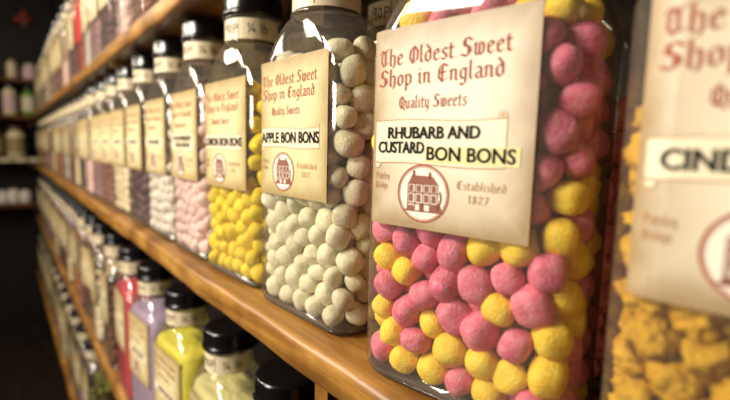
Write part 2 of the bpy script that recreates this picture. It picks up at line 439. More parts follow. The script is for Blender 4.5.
# ------------------------------------------------------------------ blackletter lettering drawn with a broad nib
G = {
 'a': (.70, [[(.05,.85),(.3,1),(.5,.85),(.5,.15),(.65,.03)], [(.5,.6),(.15,.45),(.1,.2),(.3,.02),(.5,.15)]]),
 'b': (.72, [[(.1,1.6),(.1,.15),(.35,0),(.55,.2),(.55,.75),(.35,.98),(.1,.8)]]),
 'd': (.74, [[(.2,1.5),(.5,1.1),(.55,.75),(.55,.2),(.35,0),(.1,.2),(.1,.75),(.3,.95),(.5,.85)]]),
 'e': (.66, [[(.12,.5),(.5,.7),(.45,.9),(.3,1),(.1,.8),(.1,.2),(.3,0),(.55,.15)]]),
 'g': (.70, [[(.5,.85),(.3,1),(.1,.8),(.1,.3),(.3,.1),(.5,.25)], [(.5,1),(.5,-.2),(.3,-.45),(.08,-.3)]]),
 'h': (.72, [[(.1,1.6),(.1,.1),(.2,0)], [(.1,.8),(.35,1),(.52,.85),(.52,.1),(.4,-.2)]]),
 'i': (.38, [[(.02,.88),(.12,1),(.12,.15),(.25,.02)], [(.1,1.3),(.16,1.36)]]),
 'l': (.38, [[(.1,1.6),(.1,.15),(.25,.02)]]),
 'n': (.74, [[(.02,.88),(.12,1),(.12,.05)], [(.12,.82),(.38,1),(.5,.85),(.5,.15),(.62,.02)]]),
 'o': (.70, [[(.3,1),(.1,.8),(.1,.2),(.3,0),(.52,.2),(.52,.8),(.3,1)]]),
 'p': (.74, [[(.02,.88),(.12,1),(.12,-.5)], [(.12,.82),(.35,1),(.55,.8),(.55,.2),(.35,0),(.12,.15)]]),
 'r': (.56, [[(.02,.88),(.12,1),(.12,.1),(.22,0)], [(.15,.8),(.35,1),(.5,.88)]]),
 's': (.62, [[(.5,.88),(.3,1),(.1,.8),(.2,.6),(.42,.45),(.5,.2),(.3,0),(.08,.12)]]),
 't': (.50, [[(.15,1.3),(.15,.15),(.3,0),(.42,.1)], [(.0,.95),(.4,.95)]]),
 'u': (.74, [[(.02,.9),(.12,1),(.12,.15),(.3,0),(.5,.15)], [(.5,1),(.5,.15),(.62,.02)]]),
 'w': (.95, [[(.02,.9),(.12,1.05),(.12,.15),(.28,0),(.42,.15),(.42,1)], [(.42,.15),(.58,0),(.75,.2),(.75,.8),(.62,1)]]),
 'y': (.70, [[(.02,.9),(.12,1),(.12,.2),(.3,0),(.5,.15)], [(.5,1),(.5,-.2),(.25,-.5)]]),
 'T': (1.0, [[(.05,1.2),(.2,1.5),(.5,1.4),(.9,1.58)], [(.45,1.4),(.22,1.0),(.2,.4),(.45,0),(.85,.28)], [(.6,1.4),(.6,.25)]]),
 'O': (1.0, [[(.5,1.55),(.15,1.2),(.1,.5),(.4,0),(.8,.3),(.85,1.1),(.5,1.55)], [(.45,1.4),(.45,.2)]]),
 'Q': (1.0, [[(.5,1.55),(.15,1.2),(.1,.5),(.4,0),(.8,.3),(.85,1.1),(.5,1.55)], [(.45,1.4),(.45,.2)], [(.5,.25),(.75,0),(1,-.2)]]),
 'S': (1.0, [[(.88,1.3),(.55,1.58),(.2,1.3),(.25,.95),(.7,.75),(.82,.35),(.45,0),(.02,.2)], [(.32,1.5),(.36,.9)], [(.6,.8),(.6,.1)]]),
 'E': (1.0, [[(.85,1.35),(.5,1.58),(.15,1.2),(.12,.4),(.45,0),(.88,.3)], [(.15,.8),(.7,.85)], [(.42,1.5),(.42,.1)]]),
 'P': (.92, [[(.15,1.5),(.2,0),(.02,-.1)], [(.05,1.4),(.6,1.58),(.85,1.2),(.6,.75),(.25,.8)], [(.5,1.45),(.5,.8)]]),
 'B': (.98, [[(.15,1.5),(.2,0)], [(.05,1.4),(.6,1.58),(.82,1.2),(.55,.85),(.85,.4),(.5,0),(.02,.1)], [(.5,1.45),(.5,.2)]]),
 '1': (.45, [[(.05,1.15),(.2,1.4),(.2,0)]]),
 '8': (.66, [[(.3,1.4),(.1,1.1),(.45,.6),(.5,.3),(.3,0),(.08,.3),(.48,1.1),(.3,1.4)]]),
 '2': (.66, [[(.08,1.1),(.3,1.4),(.5,1.1),(.1,.1),(.55,.1)]]),
 '7': (.60, [[(.05,1.3),(.5,1.35),(.2,0)]]),
 ' ': (.42, []),
}
def hull(pts):
    pts = sorted(set(pts))
    def half(p):
        h = []
        for q in p:
            while len(h) > 1 and (h[-1][0]-h[-2][0])*(q[1]-h[-2][1])-(h[-1][1]-h[-2][1])*(q[0]-h[-2][0]) <= 0: h.pop()
            h.append(q)
        return h
    a = half(pts); b = half(pts[::-1]); return a[:-1]+b[:-1]
def gothic(text, x, y, xh, width=None, nib=0.10):
    """polygons of a line of text in the plane, baseline start (x, y), x-height xh; squeezed to width"""
    tot = sum(G[c][0]+0.06 for c in text)*xh
    kx = (width/tot) if width else 1.0
    n1 = (nib*math.cos(R(38)), nib*math.sin(R(38))); n2 = (-0.03*math.sin(R(38)), 0.03*math.cos(R(38)))
    cor = [(a*n1[0]+b*n2[0], a*n1[1]+b*n2[1]) for a in (-1, 1) for b in (-1, 1)]
    polys = []; cx = 0
    for ch in text:
        adv, strokes = G[ch]
        for st in strokes:
            for p, q in zip(st, st[1:]):
                h = hull([(round(cx+e[0]+c[0], 4), round(e[1]+c[1], 4)) for e in (p, q) for c in cor])
                polys.append([(x+px*xh*kx, y+py*xh) for (px, py) in h])
        cx += adv+0.06
    return polys

def font_mesh(text, bold=0.02):
    cu = bpy.data.curves.new('t', 'FONT'); cu.body = text; cu.size = 1.0; cu.offset = bold; cu.resolution_u = 3
    o = bpy.data.objects.new('t', cu); col.objects.link(o)
    bpy.context.view_layer.update()
    me = o.evaluated_get(bpy.context.evaluated_depsgraph_get()).to_mesh()
    vs = [(v.co.x, v.co.y) for v in me.vertices]; fs = [tuple(p.vertices) for p in me.polygons]
    x0 = min(v[0] for v in vs); x1 = max(v[0] for v in vs); y0 = 0; y1 = max(v[1] for v in vs)
    o.evaluated_get(bpy.context.evaluated_depsgraph_get()).to_mesh_clear()
    bpy.data.objects.remove(o); bpy.data.curves.remove(cu)
    return [((x-x0)/(x1-x0), y/y1) for x, y in vs], fs
FONT_CACHE = {}
def flat_text(b, text, x, y, w, h, bold=0.03, tilt=0.0):
    if (text, bold) not in FONT_CACHE: FONT_CACHE[(text, bold)] = font_mesh(text, bold)
    vs, fs = FONT_CACHE[(text, bold)]
    for e in ((-.0008, .0008) if bold > 0.01 else (0,)):
        b.add([(x+e+vx*w, y+vy*h+tilt*vx, 0) for vx, vy in vs], fs)

class Flat(MB):
    """plane artwork in label units: x = distance across from left edge, y = height above label bottom"""
    def poly(s, pts): s.add([(p[0], p[1], 0) for p in pts], [tuple(range(len(pts)))])
    def rect(s, x0, x1, y0, y1): s.poly([(x0, y0), (x1, y0), (x1, y1), (x0, y1)])
    def line(s, pts, w):
        for (ax, ay), (bx, by) in zip(pts, pts[1:]):
            L = math.hypot(bx-ax, by-ay) or 1e-6; nx, ny = -(by-ay)/L*w/2, (bx-ax)/L*w/2
            s.poly([(ax+nx, ay+ny), (bx+nx, by+ny), (bx-nx, by-ny), (ax-nx, ay-ny)])
    def ring(s, cx, cy, rx, ry, w, n=40):
        vs = []
        for i in range(n):
            a = 2*math.pi*i/n; vs += [(cx+rx*math.cos(a), cy+ry*math.sin(a), 0), (cx+(rx-w)*math.cos(a), cy+(ry-w)*math.sin(a), 0)]
        s.add(vs, [(2*i, 2*((i+1) % n), 2*((i+1) % n)+1, 2*i+1) for i in range(n)])
    def disc(s, cx, cy, rx, ry, n=40):
        s.poly([(cx+rx*math.cos(2*math.pi*i/n), cy+ry*math.sin(2*math.pi*i/n)) for i in range(n)])
    def wrap(s, name, m, parent, off, lo=0.0):
        """lay the artwork on the curved front of the jar"""
        vs = [(*on_front(v[0]-LW/2+lo, off), LBT+v[1]) for v in s.v]
        fs = []
        for f in s.f:      # face outward (-Y)
            a = sum(s.v[f[i]][0]*s.v[f[(i+1) % len(f)]][1]-s.v[f[(i+1) % len(f)]][0]*s.v[f[i]][1] for i in range(len(f)))
            fs.append(f if a > 0 else f[::-1])
        return mesh(name, vs, fs, m, parent)

def fy(f): return LH*(1-f)          # fraction from the top -> height above bottom
def art_title():
    b = Flat()
    for t, a0, a1, f, xh in (('The Oldest Sweet', .05, .87, .183, .032), ('Shop in England', .05, .84, .285, .032), ('Quality Sweets', .20, .64, .40, .024)):
        for p in gothic(t, a0*LW, fy(f), xh, (a1-a0)*LW): b.poly(p)
    return b
def art_small(place):
    b = Flat()
    for t, a0, a1, f, xh in (('Pateley', .04, .15, .76, .014), ('Bridge', .04, .14, .81, .014)) if place else (('Established', .60, .88, .785, .016), ('1827', .67, .79, .845, .016)):
        for p in gothic(t, a0*LW, fy(f), xh, (a1-a0)*LW, 0.10): b.poly(p)
    return b
EC = (.385*LW, fy(.82), .094, .090)
def art_house():
    cx, cy, rx, ry = EC; b = Flat()
    u = rx/1.0
    P = lambda x, y: (cx+x*rx, cy+y*ry)
    b.poly([P(-.55, .34), P(-.42, .62), P(.38, .60), P(.58, .36)])             # roof
    b.rect(*(cx-.40*rx, cx-.30*rx, cy+.55*ry, cy+.78*ry)); b.rect(cx+.22*rx, cx+.32*rx, cy+.52*ry, cy+.74*ry)
    for x0 in (-.52, -.22, .08, .36):                                           # upper and lower windows
        for y0, y1 in ((.06, .28), (-.30, -.04)):
            b.rect(cx+x0*rx, cx+(x0+.16)*rx, cy+y0*ry, cy+y1*ry)
    for y in (.33, .02, -.36): b.line([P(-.56, y), P(.58, y)], .05*ry)
    for x in (-.57, -.28, .02, .30, .58): b.line([P(x, -.55), P(x, .34)], .035*rx)
    b.poly([P(-.1, -.62), P(.08, -.62), P(.08, -.36), P(-.1, -.36)])
    b.poly([P(-.62, -.62), P(-.28, -.62), P(-.34, -.42), P(-.58, -.44)]); b.poly([P(.28, -.60), P(.78, -.58), P(.66, -.3), P(.34, -.4)])
    b.line([P(-.75, -.62), P(.8, -.6)], .05*ry); b.line([P(.62, -.5), P(.72, -.1), P(.66, .1)], .08*rx)
    return b
TITLE, SMALL, PLACE, HOUSE = art_title(), art_small(False), art_small(True), art_house()
RING = Flat(); RING.ring(*EC, .006); RING.ring(EC[0], EC[1], EC[2]-.008, EC[3]-.008, .002)
DISC = Flat(); DISC.disc(EC[0], EC[1], EC[2]-.003, EC[3]-.003)

def lid_profile():
    return [(0.0, 0.03), (0.150, 0.03), (0.150, 0.0), (0.174, 0.0), (0.178, 0.004), (0.178, 0.022), (0.172, 0.027), (0.170, 0.032), (0.170, 0.104), (0.166, 0.116), (0.156, 0.124), (0.13, 0.127), (0.05, 0.127), (0.0, 0.127)]
LIDZ = 1.534
def build_lid(parent):
    b = MB(); prof = [(max(r, 0.0005), z+LIDZ) for r, z in lid_profile()]
    b.lathe(prof, 80, flute=(8, 8, 0.004))
    o = mesh('lid', b.v, b.f, M['lid'], parent, smooth=True); return o

def neck_pt(a, z, off):      # a = angle from the front, positive to viewer's right
    r = RN+off; return (r*math.sin(a), -r*math.cos(a), z)
NZ0, NZ1 = 1.398, 1.512
def build_neck_label(parent, price=True):
    vs = []; fs = []; n = 56; uvs = []
    for off in (0.006, 0.0035):
        for z in (NZ0, NZ1):
            for i in range(n+1): vs.append(neck_pt(R(-120+240*i/n), z, off))
    m_ = n+1
    for i in range(n):
        fs.append((i, i+1, m_+i+1, m_+i)); fs.append((2*m_+i, 3*m_+i, 3*m_+i+1, 2*m_+i+1))
        fs.append((m_+i, m_+i+1, 3*m_+i+1, 3*m_+i)); fs.append((i, 2*m_+i, 2*m_+i+1, i+1))
    o = mesh('neck_label', vs, fs, M['neck'], parent, smooth=False)
    if price:
        b = Flat(); h = NZ1-NZ0
        flat_text(b, '¼ lb', 0.145, 0.034, 0.115, 0.052, 0.0)
        # handwritten 90P in a drawn box
        for st in ([(.02,.8),(.0,.55),(.12,.5),(.16,.8),(.04,.9),(.14,.75),(.14,.15)], [(.32,.85),(.24,.5),(.32,.15),(.42,.4),(.40,.75),(.32,.85)], [(.55,.1),(.56,.85),(.74,.75),(.72,.5),(.57,.48)]):
            b.line([(-.015+x*.13, .02+y*.075) for x, y in st], .0055)
        b.line([(-.025, .012), (.09, .012), (.09, .105), (-.025, .105), (-.025, .012)], .003)
        me = [(*neck_pt(v[0]/(RN+0.007), 0, 0.0075)[:2], NZ0+v[1]) for v in b.v]
        fs = []
        for f in b.f:
            a = sum(b.v[f[i]][0]*b.v[f[(i+1) % len(f)]][1]-b.v[f[(i+1) % len(f)]][0]*b.v[f[i]][1] for i in range(len(f)))
            fs.append(f if a > 0 else f[::-1])
        mesh('price_lettering', me, fs, M['inkblack'], o)
    return o

def strip_art(x0, x1, y0, y1, curl=True):
    """banner with a curled lower left and upper right end"""
    b = Flat(); n = 24; top = []; bot = []
    for i in range(n+1):
        t = i/n; x = x0+(x1-x0)*t; w = 0.004*math.sin(t*2*math.pi)
        top.append((x, y1+w)); bot.append((x, y0+w))
    for i in range(n): b.poly([bot[i], bot[i+1], top[i+1], top[i]])
    e = Flat(); e.line(top, .0028); e.line(bot, .0035); e.line([top[0], bot[0]], .0025); e.line([top[-1], bot[-1]], .0025)
    if curl:
        b.disc(x0+.012, y0-.006, .012, .010, 14); e.ring(x0+.012, y0-.006, .013, .011, .003, 16)
        b.disc(x1-.012, y1+.008, .012, .010, 14); e.ring(x1-.012, y1+.008, .013, .011, .003, 16); e.disc(x1-.012, y1+.008, .006, .005, 10)
    return b, e

def build_front_label(parent, names, tan=False, lo=0.0, lz=0.0, detail=True, red=False, sticker=False):
    """names: list of (text, a0, a1, f_baseline, cap height)"""
    vs, fs, uv = label_patch(0, 1, 0, 1, 0.0045, 28, 16, lo)
    lab = mesh('front_label', vs, fs, M['red_label'] if red else M['label_tan' if tan else 'label'], parent, uvs=uv)
    if red: return lab
    TITLE.wrap('title_lettering', M['inkbrown'], lab, 0.0052, lo)
    if names is not None:
        ys = [fy(n[3]) for n in names]
        y0 = min(ys)-0.022; y1 = max(y+n[4] for y, n in zip(ys, names))+0.022
        if sticker: y0 += 0.006
        sb, se = strip_art(.03*LW, (.90 if not sticker else .86)*LW, y0, y1)
        st = sb.wrap('name_strip', M['strip'], lab, 0.0052, lo)
        se.wrap('strip_outline', M['inkpale'], lab, 0.0056, lo)
        if sticker:
            k = Flat(); k.poly([(.395*LW, fy(.664)), (.935*LW, fy(.672)), (.935*LW, fy(.588)), (.395*LW, fy(.592))])
            k.wrap('sticker', M['sticker'], lab, 0.0064, lo)
        t = Flat()
        for (s, a0, a1, f, h) in names: flat_text(t, s, a0*LW, fy(f), (a1-a0)*LW, h*1.12, 0.018, -0.004 if sticker and s == 'BON BONS' else 0)
        t.wrap('name_lettering', M['inkblack'], lab, 0.0072, lo)
    DISC.wrap('emblem_disc', M['white'], lab, 0.0052, lo)
    RING.wrap('emblem_ring', M['inkbrown'], lab, 0.0058, lo)
    lab.location.z = lz*S
    HOUSE.wrap('emblem_shop', M['inkdark'], lab, 0.0062, lo)
    if detail: SMALL.wrap('date_lettering', M['inkpale'], lab, 0.0052, lo); PLACE.wrap('place_lettering', M['inkpale'], lab, 0.0052, lo)
    return lab

def jar_root(key, y, rz, label, xc=None):
    r = ROWS[key]
    root = empty('sweet_jar', W(xc or r['xc'], y, r['z']+0.003), R(-90+rz))
    tag(root, label, 'jar')
    return root
def build_jar(key, y, rz, label, names=None, **kw):
    root = jar_root(key, y, rz, label)
    mesh('glass_body', GLASS.v, GLASS.f, M['glass'], root, smooth=True)
    mesh('glass_base', BASE[0], BASE[1], M['glassbase'], root, smooth=True)
    build_lid(root); build_neck_label(root)
    build_front_label(root, names, **kw)
    return root
def children(o): return KIDS.get(o.name, [])
def copy_tree(o, parent=None):
    c = o.copy(); col.objects.link(c)
    if parent is not None: c.parent = parent; c.matrix_parent_inverse = o.matrix_parent_inverse
    for ch in [k for k in list(col.objects) if k.parent == o]: copy_tree(ch, c)
    return c

MID = [ 0.06, 0.885, 1.775, 2.565, 3.335, 4.12]
ROT = [6, 10, 3, 3, 1, 2]
jars = []
jars.append(build_jar('mid', MID[0], ROT[0], 'large sweet jar cut by the right edge, label beginning CIND, golden chunks inside', [('CINDER TOFFEE', .08, .76, .585, .036)], lo=-0.04, lz=-0.04))
jars.append(build_jar('mid', MID[1], ROT[1], 'sharpest big glass jar, labelled RHUBARB AND CUSTARD BON BONS',
    [('RHUBARB AND', .13, .72, .549, .032), ('CUSTARD', .06, .385, .622, .032), ('BON BONS', .405, .915, .652, .036)], sticker=True, lo=-0.03))
jars.append(build_jar('mid', MID[2], ROT[2], 'glass jar labelled APPLE BON BONS, full of whitish green sweets', [('APPLE BON BONS', .03, .90, .605, .044)], tan=True, lo=-0.015, lz=0.02))
jars.append(build_jar('mid', MID[3], ROT[3], 'glass jar of bright yellow sweets, labelled LEMON BON BONS', [('LEMON BON BONS', .04, .92, .605, .044)], tan=True, lo=-0.01))
jars.append(build_jar('mid', MID[4], ROT[4], 'glass jar of pale pink sweets, labelled STRAWBERRY BON BONS', [('STRAWBERRY', .10, .85, .555, .032), ('BON BONS', .20, .76, .63, .032)], tan=True))
jars.append(build_jar('mid', MID[5], ROT[5], 'glass jar of white sweets between the pale pink jar and the dark plum jar', [('BON BONS', .20, .76, .60, .034)], tan=True))

# a light copy source for the blurred jars farther down the row: no small lettering
proto = build_jar('mid', 4.93, 2, 'glass jar of dark plum sweets left of the white one, central shelf', [('BON BONS', .20, .76, .60, .034)], tan=True, detail=False)
rnd = random.Random(5)
rest = []       # (root, fill, kind)
rest.append((proto, 'plum'))
NEARLAB = {
 5.74: ('cream', 'blurred jar of cream sweets left of the dark plum jar, central shelf'),
 6.54: ('brownpink', 'blurred jar of brown-pink sweets left of the cream jar, central shelf'),
 7.34: ('mauve', 'blurred jar of mauve sweets left of the brown-pink jar, central shelf')}
def far_jar(key, y, fill, label, group=None):
    c = copy_tree(proto); r = ROWS[key]
    c.location = W(r['xc']+rnd.uniform(-.015, .015), y, r['z']+0.003); c.rotation_euler = (0, 0, R(-90+rnd.uniform(-4, 6)))
    c['label'] = label; c['category'] = 'jar'
    if group: c['group'] = group
    rest.append((c, fill)); return c
y = 5.74
FILLS_MID = ['cream', 'brownpink', 'mauve', 'palepink', 'plum', 'cream', 'brown', 'white', 'brownpink', 'orange', 'plum', 'cream', 'brown', 'mauve', 'cream', 'brown', 'orange', 'cream', 'brown']
for i, f in enumerate(FILLS_MID):
    yy = round(5.74+i*0.8, 2)
    if yy in NEARLAB: far_jar('mid', yy, f, NEARLAB[yy][1])
    else: far_jar('mid', yy, f, 'small blurred sweet jar with tan label, far along the central shelf', 'far jars on the central shelf')
# the upper row
FILLS_TOP = ['mauve', 'white', 'brownpink', 'palepink', 'plum', 'mauve', 'white', 'red', 'plum', 'mauve', 'palepink', 'brownpink', 'mauve', 'cream', 'brownpink', 'white', 'mauve', 'cream', 'brown', 'green', 'cream', 'orange']
for i, f in enumerate(FILLS_TOP):
    yy = round(3.0+i*0.81, 2)
    if f == 'red': lb, g = 'bright red jar on the upper shelf, the only red one there', None
    else: lb, g = 'blurred sweet jar on the upper shelf above the black lids', 'jars on the upper shelf'
    c = far_jar('top', yy, f, lb, g)
    if f == 'red':
        for k in [k for k in list(col.objects) if k.parent == c and k.name.startswith('front_label')]:
            for k2 in [q for q in list(col.objects) if q.parent == k]: bpy.data.objects.remove(k2)
            k.data = k.data.copy(); k.data.materials[0] = M['red_label']
# the lower row
LOW = [(1.93, 'khaki', 'lower shelf jar at the bottom edge, only its black lid showing beside the post'),
 (2.68, 'khaki', 'lower shelf jar of pale khaki powder, nearest one with readable neck label'),
 (3.60, 'yellow', 'lower shelf jar of bright yellow powder'),
 (4.52, 'lilac', 'lower shelf jar of lilac powder between the yellow and the crimson'),
 (5.42, 'crimson', 'lower shelf jar of crimson red powder'),
 (6.36, 'brown', 'blurred lower shelf jar of brown sweets just left of the crimson jar')]
for yy, f, lb in LOW: far_jar('low', yy, f, lb)
LF = ['cream', 'brown', 'brownpink', 'orange', 'cream', 'brown', 'plum', 'cream', 'orange', 'brown', 'mauve', 'cream', 'brown', 'orange', 'cream', 'brown']
for i, f in enumerate(LF): far_jar('low', round(7.26+i*0.86, 2), f, 'small blurred sweet jar with tan label, far along the lower shelf', 'far jars on the lower shelf')
BF = ['green', 'mauve', 'green', 'brown', 'cream', 'green', 'mauve', 'brown', 'green', 'green', 'cream', 'brown', 'green', 'brown']
for i, f in enumerate(BF): far_jar('bottom', round(8.2+i*0.88, 2), f, 'small dim sweet jar on the lowest shelf at bottom left', 'jars on the lowest shelf')

BACK = [(0.05, 'orange', 'dim second-row jar behind the right-hand golden jar'), (0.90, 'pinkback', 'dim second-row jar behind the rhubarb and custard jar'),
 (1.75, 'apple', 'dim second-row jar behind the apple jar'), (2.58, 'lemon', 'dim second-row jar behind the lemon jar'), (3.38, 'palepink', 'dim second-row jar behind the pale pink jar'),
 (4.15, 'white', 'dim second-row jar behind the white jar'), (4.95, 'plum', 'dim second-row jar behind the dark plum jar')]
for yy, f, lb in BACK:
    c = far_jar('mid', yy, f, lb); c.location.x = 1.62*S
# ------------------------------------------------------------------ packing the sweets
def sdf_inset(P, rad, zmax):
    """push centres P (n,3) inside the glass by rad"""
    z = np.clip(P[:, 2], 0.03, ZNK)
    t = np.clip((z-ZSH)/(ZNK-ZSH), 0, 1)
    e = 0.8*np.sqrt(np.clip(1-t**2, 0, 1))+0.2*(1-t)
    w = RN+(HW-RN)*e; d = RN+(HD-RN)*e
    m = rad*(1+0.35*t)+0.008
    w = np.maximum(w-m, 0.01); d = np.maximum(d-m, 0.01)
    c = np.minimum(np.minimum(w, d), np.maximum(CR-m, 0.03)+t*0.1)
    ax = np.abs(P[:, 0]); ay = np.abs(P[:, 1])
    qx = ax-(w-c); qy = ay-(d-c)
    corner = (qx > 0) & (qy > 0)
    L = np.hypot(qx, qy)+1e-9
    k = np.where(corner & (L > c), c/L, 1.0)
    nx = np.where(corner, (w-c)+qx*k, np.minimum(ax, w)); ny = np.where(corner, (d-c)+qy*k, np.minimum(ay, d))
    P[:, 0] = np.sign(P[:, 0])*nx; P[:, 1] = np.sign(P[:, 1])*ny
    P[:, 2] = np.maximum(P[:, 2], 0.03+rad*0.9)
    return P
def pack(n, rmean, seed, steps=420):
    g = np.random.default_rng(seed)
    rad = rmean*g.uniform(0.86, 1.12, n)
    P = np.stack([g.uniform(-HW+.08, HW-.08, n), g.uniform(-HD+.07, HD-.07, n), g.uniform(0.1, 1.9, n)], 1)
    V = np.zeros_like(P); rs = (rad[:, None]+rad[None, :])*0.965; I = np.arange(n)
    for it in range(steps):
        V *= 0.90; V[:, 2] -= 0.0011
        Q = P+V
        for _ in range(3):
            D = Q[:, None, :]-Q[None, :, :]; L = np.sqrt((D**2).sum(2))+1e-9
            ov = np.clip(rs-L, 0, None); ov[I, I] = 0
            Q = Q+((ov/L)[:, :, None]*D).sum(1)*0.42
            Q = sdf_inset(Q, rad, 9)
        V = np.clip(Q-P, -0.03, 0.03); P = Q
    return P, rad

RB = 0.0555*S
def candy_mesh(seed, sub=3, chunky=False, unit=1.0):
    r = random.Random(seed); bm = bmesh.new(); bmesh.ops.create_icosphere(bm, subdivisions=sub, radius=1.0)
    ds = [Vector((r.gauss(0, 1), r.gauss(0, 1), r.gauss(0, 1))).normalized() for _ in range(7)]
    am = [r.uniform(-.17, .12) for _ in ds]
    flat_ = r.uniform(0.72, 0.93); 
    planes = [(Vector((r.gauss(0, 1), r.gauss(0, 1), r.gauss(0, 1))).normalized(), r.uniform(.5, .8)) for _ in range(9)]
    dim = ds[0]
    for v in bm.verts:
        n = v.co.normalized(); k = 1.0
        for d, a in zip(ds[1:], am): k += a*max(0, n.dot(d))**2
        if chunky:
            for d, h in planes:
                c = n.dot(d)
                if c > 0.05: k = min(k, h/c)
            k *= 1+0.05*math.sin(n.x*9+seed)*math.cos(n.y*8+n.z*7)
            q = noise.noise(n*2.6+Vector((seed, 0, 0)))+0.6*noise.noise(n*6.1+Vector((0, seed, 0)))+0.35*noise.noise(n*12.0)
            k = min(1.12, k*(1.08+0.30*q))
        else:
            k *= (abs(n.x)**2.7+abs(n.y)**2.7+abs(n.z)**2.7)**(-1/2.7)*0.97
            if seed % 2: k -= 0.14*math.exp(-((1-n.dot(dim))/0.07))
        v.co = n*k
        if not chunky: v.co.z *= flat_; v.co.x *= 1.03
        v.co *= unit
    me = bpy.data.meshes.new('sweet'); bm.to_mesh(me); bm.free()
    return me
PROTO = {}
NV = 6
def candy_variants(kind, chunky=False, names=('bon_bon',)):
    out = []
    for i in range(NV):
        me = candy_mesh(i*7+(100 if chunky else 1), 4 if chunky else 3, chunky, RB); me.materials.append(CM[kind]); me.name = names[0]
        if not chunky: me.polygons.foreach_set('use_smooth', [True]*len(me.polygons))
        else: me.polygons.foreach_set('use_smooth', [True]*len(me.polygons))
        out.append(me)
    return out
LOWSPH = []
for i in range(4):
    me = candy_mesh(i*7+1, 2); LOWSPH.append((np.array([v.co[:] for v in me.vertices]), [tuple(p.vertices) for p in me.polygons])); bpy.data.meshes.remove(me)
LOWCHK = []
for i in range(4):
    me = candy_mesh(i*7+100, 2, True); LOWCHK.append((np.array([v.co[:] for v in me.vertices]), [tuple(p.vertices) for p in me.polygons])); bpy.data.meshes.remove(me)

def rand_rot(g):
    q = g.normal(size=4); q /= np.linalg.norm(q); w, x, y, z = q
    return np.array([[1-2*(y*y+z*z), 2*(x*y-z*w), 2*(x*z+y*w)], [2*(x*y+z*w), 1-2*(x*x+z*z), 2*(y*z-x*w)], [2*(x*z-y*w), 2*(y*z+x*w), 1-2*(x*x+y*y)]])
def merged(name, P, rad, idx, rots, shapes, mats, matidx=None, link=True):
    vs = []; fs = []; mi = []; b = 0
    for k in idx:
        V_, F_ = shapes[k % len(shapes)]
        vs.append((V_*rad[k]) @ rots[k].T+P[k]); fs += [tuple(i+b for i in f) for f in F_]; b += len(V_)
        if matidx is not None: mi += [matidx[k]]*len(F_)
    vs = np.concatenate(vs)*S
    me = bpy.data.meshes.new(name); me.from_pydata(vs.tolist(), [], fs)
    for m in mats: me.materials.append(m)
    me.polygons.foreach_set('use_smooth', [True]*len(me.polygons))
    if matidx is not None: me.polygons.foreach_set('material_index', mi)
    me.update(); return me

packA = pack(300, 0.0545, 3)
packB = pack(285, 0.0560, 11)
packC = pack(235, 0.0550, 23)
packD = pack(420, 0.0460, 31, 300)

NEAR = [  # jar, pack, mirror, kinds, fill height, name, words
 (jars[0], packD, 1, ('toffee',), 1.30, 'honeycomb_piece', 'cinder toffee'),
 (jars[1], packA, 1, ('pink', 'custard'), 1.40, 'bon_bon', 'rhubarb and custard'),
 (jars[2], packB, 1, ('apple',), 1.22, 'bon_bon', 'apple'),
 (jars[3], packA, -1, ('lemon',), 1.12, 'bon_bon', 'lemon'),
 (jars[4], packB, -1, ('palepink',), 1.12, 'bon_bon', 'strawberry'),
 (jars[5], packC, -1, ('white',), 1.05, 'bon_bon', 'white'),
]
bpy.context.view_layer.update()
# how much of each sweet the photograph shows (spheres and opaque labels in a depth buffer)
ZB = np.full((400, 730), 1e9); ID = np.full((400, 730), -1, int)
o3 = np.array((0, 0, CZ)); fv, rv, uv_ = (np.array(a) for a in (Fv, Rv, Uv))
def to_px(Pw):
    q = Pw-o3; d = q@fv; return 365+F_PX*(q@rv)/d, 200-F_PX*(q@uv_)/d, d
for j, jr in enumerate(jars):
    Mw = np.array(jr.matrix_world)
    aa = np.linspace(0, 1, 500); pts = []
    for a in aa:
        x, y = on_front((a-0.5)*LW, 0.004)
        z = np.linspace(LBT, LT, 520); pts.append(np.stack([np.full_like(z, x), np.full_like(z, y), z], 1))
    P_ = np.concatenate(pts)*S; Pw = P_@Mw[:3, :3].T+Mw[:3, 3]
    px, py, d = to_px(Pw); ok = (px >= 0) & (px < 730) & (py >= 0) & (py < 400) & (d > 0)
    xi = px[ok].astype(int); yi = py[ok].astype(int); dd = d[ok]
    np.minimum.at(ZB, (yi, xi), dd)
yy_, xx_ = np.mgrid[0:400, 0:730]
rays = fv[None, None]+rv[None, None]*((xx_+.5-365)/F_PX)[..., None]+uv_[None, None]*((200-yy_-.5)/F_PX)[..., None]
cand = []
for j, (jr, pk, mir, kinds, top, nm, words) in enumerate(NEAR):
    Mw = np.array(jr.matrix_world); P, rad = pk[0].copy(), pk[1].copy(); P[:, 0] *= mir
    g = np.random.default_rng(40+j); rots = [rand_rot(g) for _ in rad]
    kind = (g.random(len(rad)) < (0.5 if len(kinds) > 1 else -1)).astype(int)
    keep = [k for k in range(len(rad)) if P[k, 2] < top]
    for k in keep:
        cw = (P[k]*S)@Mw[:3, :3].T+Mw[:3, 3]; r_ = rad[k]*S
        px, py, d = to_px(cw[None]); px, py, d = px[0], py[0], d[0]
        cid = len(cand); cand.append((j, k, P[k], rad[k], rots[k], kind[k]))
        if d < 0.05: continue
        ex = F_PX*r_/d*1.5+2
        x0, x1 = int(max(0, px-ex)), int(min(730, px+ex)); y0, y1 = int(max(0, py-ex)), int(min(400, py+ex))
        if x0 >= x1 or y0 >= y1: continue
        rr = rays[y0:y1, x0:x1]; c = cw-o3; A = (rr**2).sum(2); B = (rr@c); Cc = c@c-r_*r_
        disc = B*B-A*Cc; hit = disc > 0
        t = np.where(hit, (B-np.sqrt(np.maximum(disc, 0)))/A, 1e9)
        zb = ZB[y0:y1, x0:x1]; ib = ID[y0:y1, x0:x1]; m = t < zb
        zb[m] = t[m]; ib[m] = cid
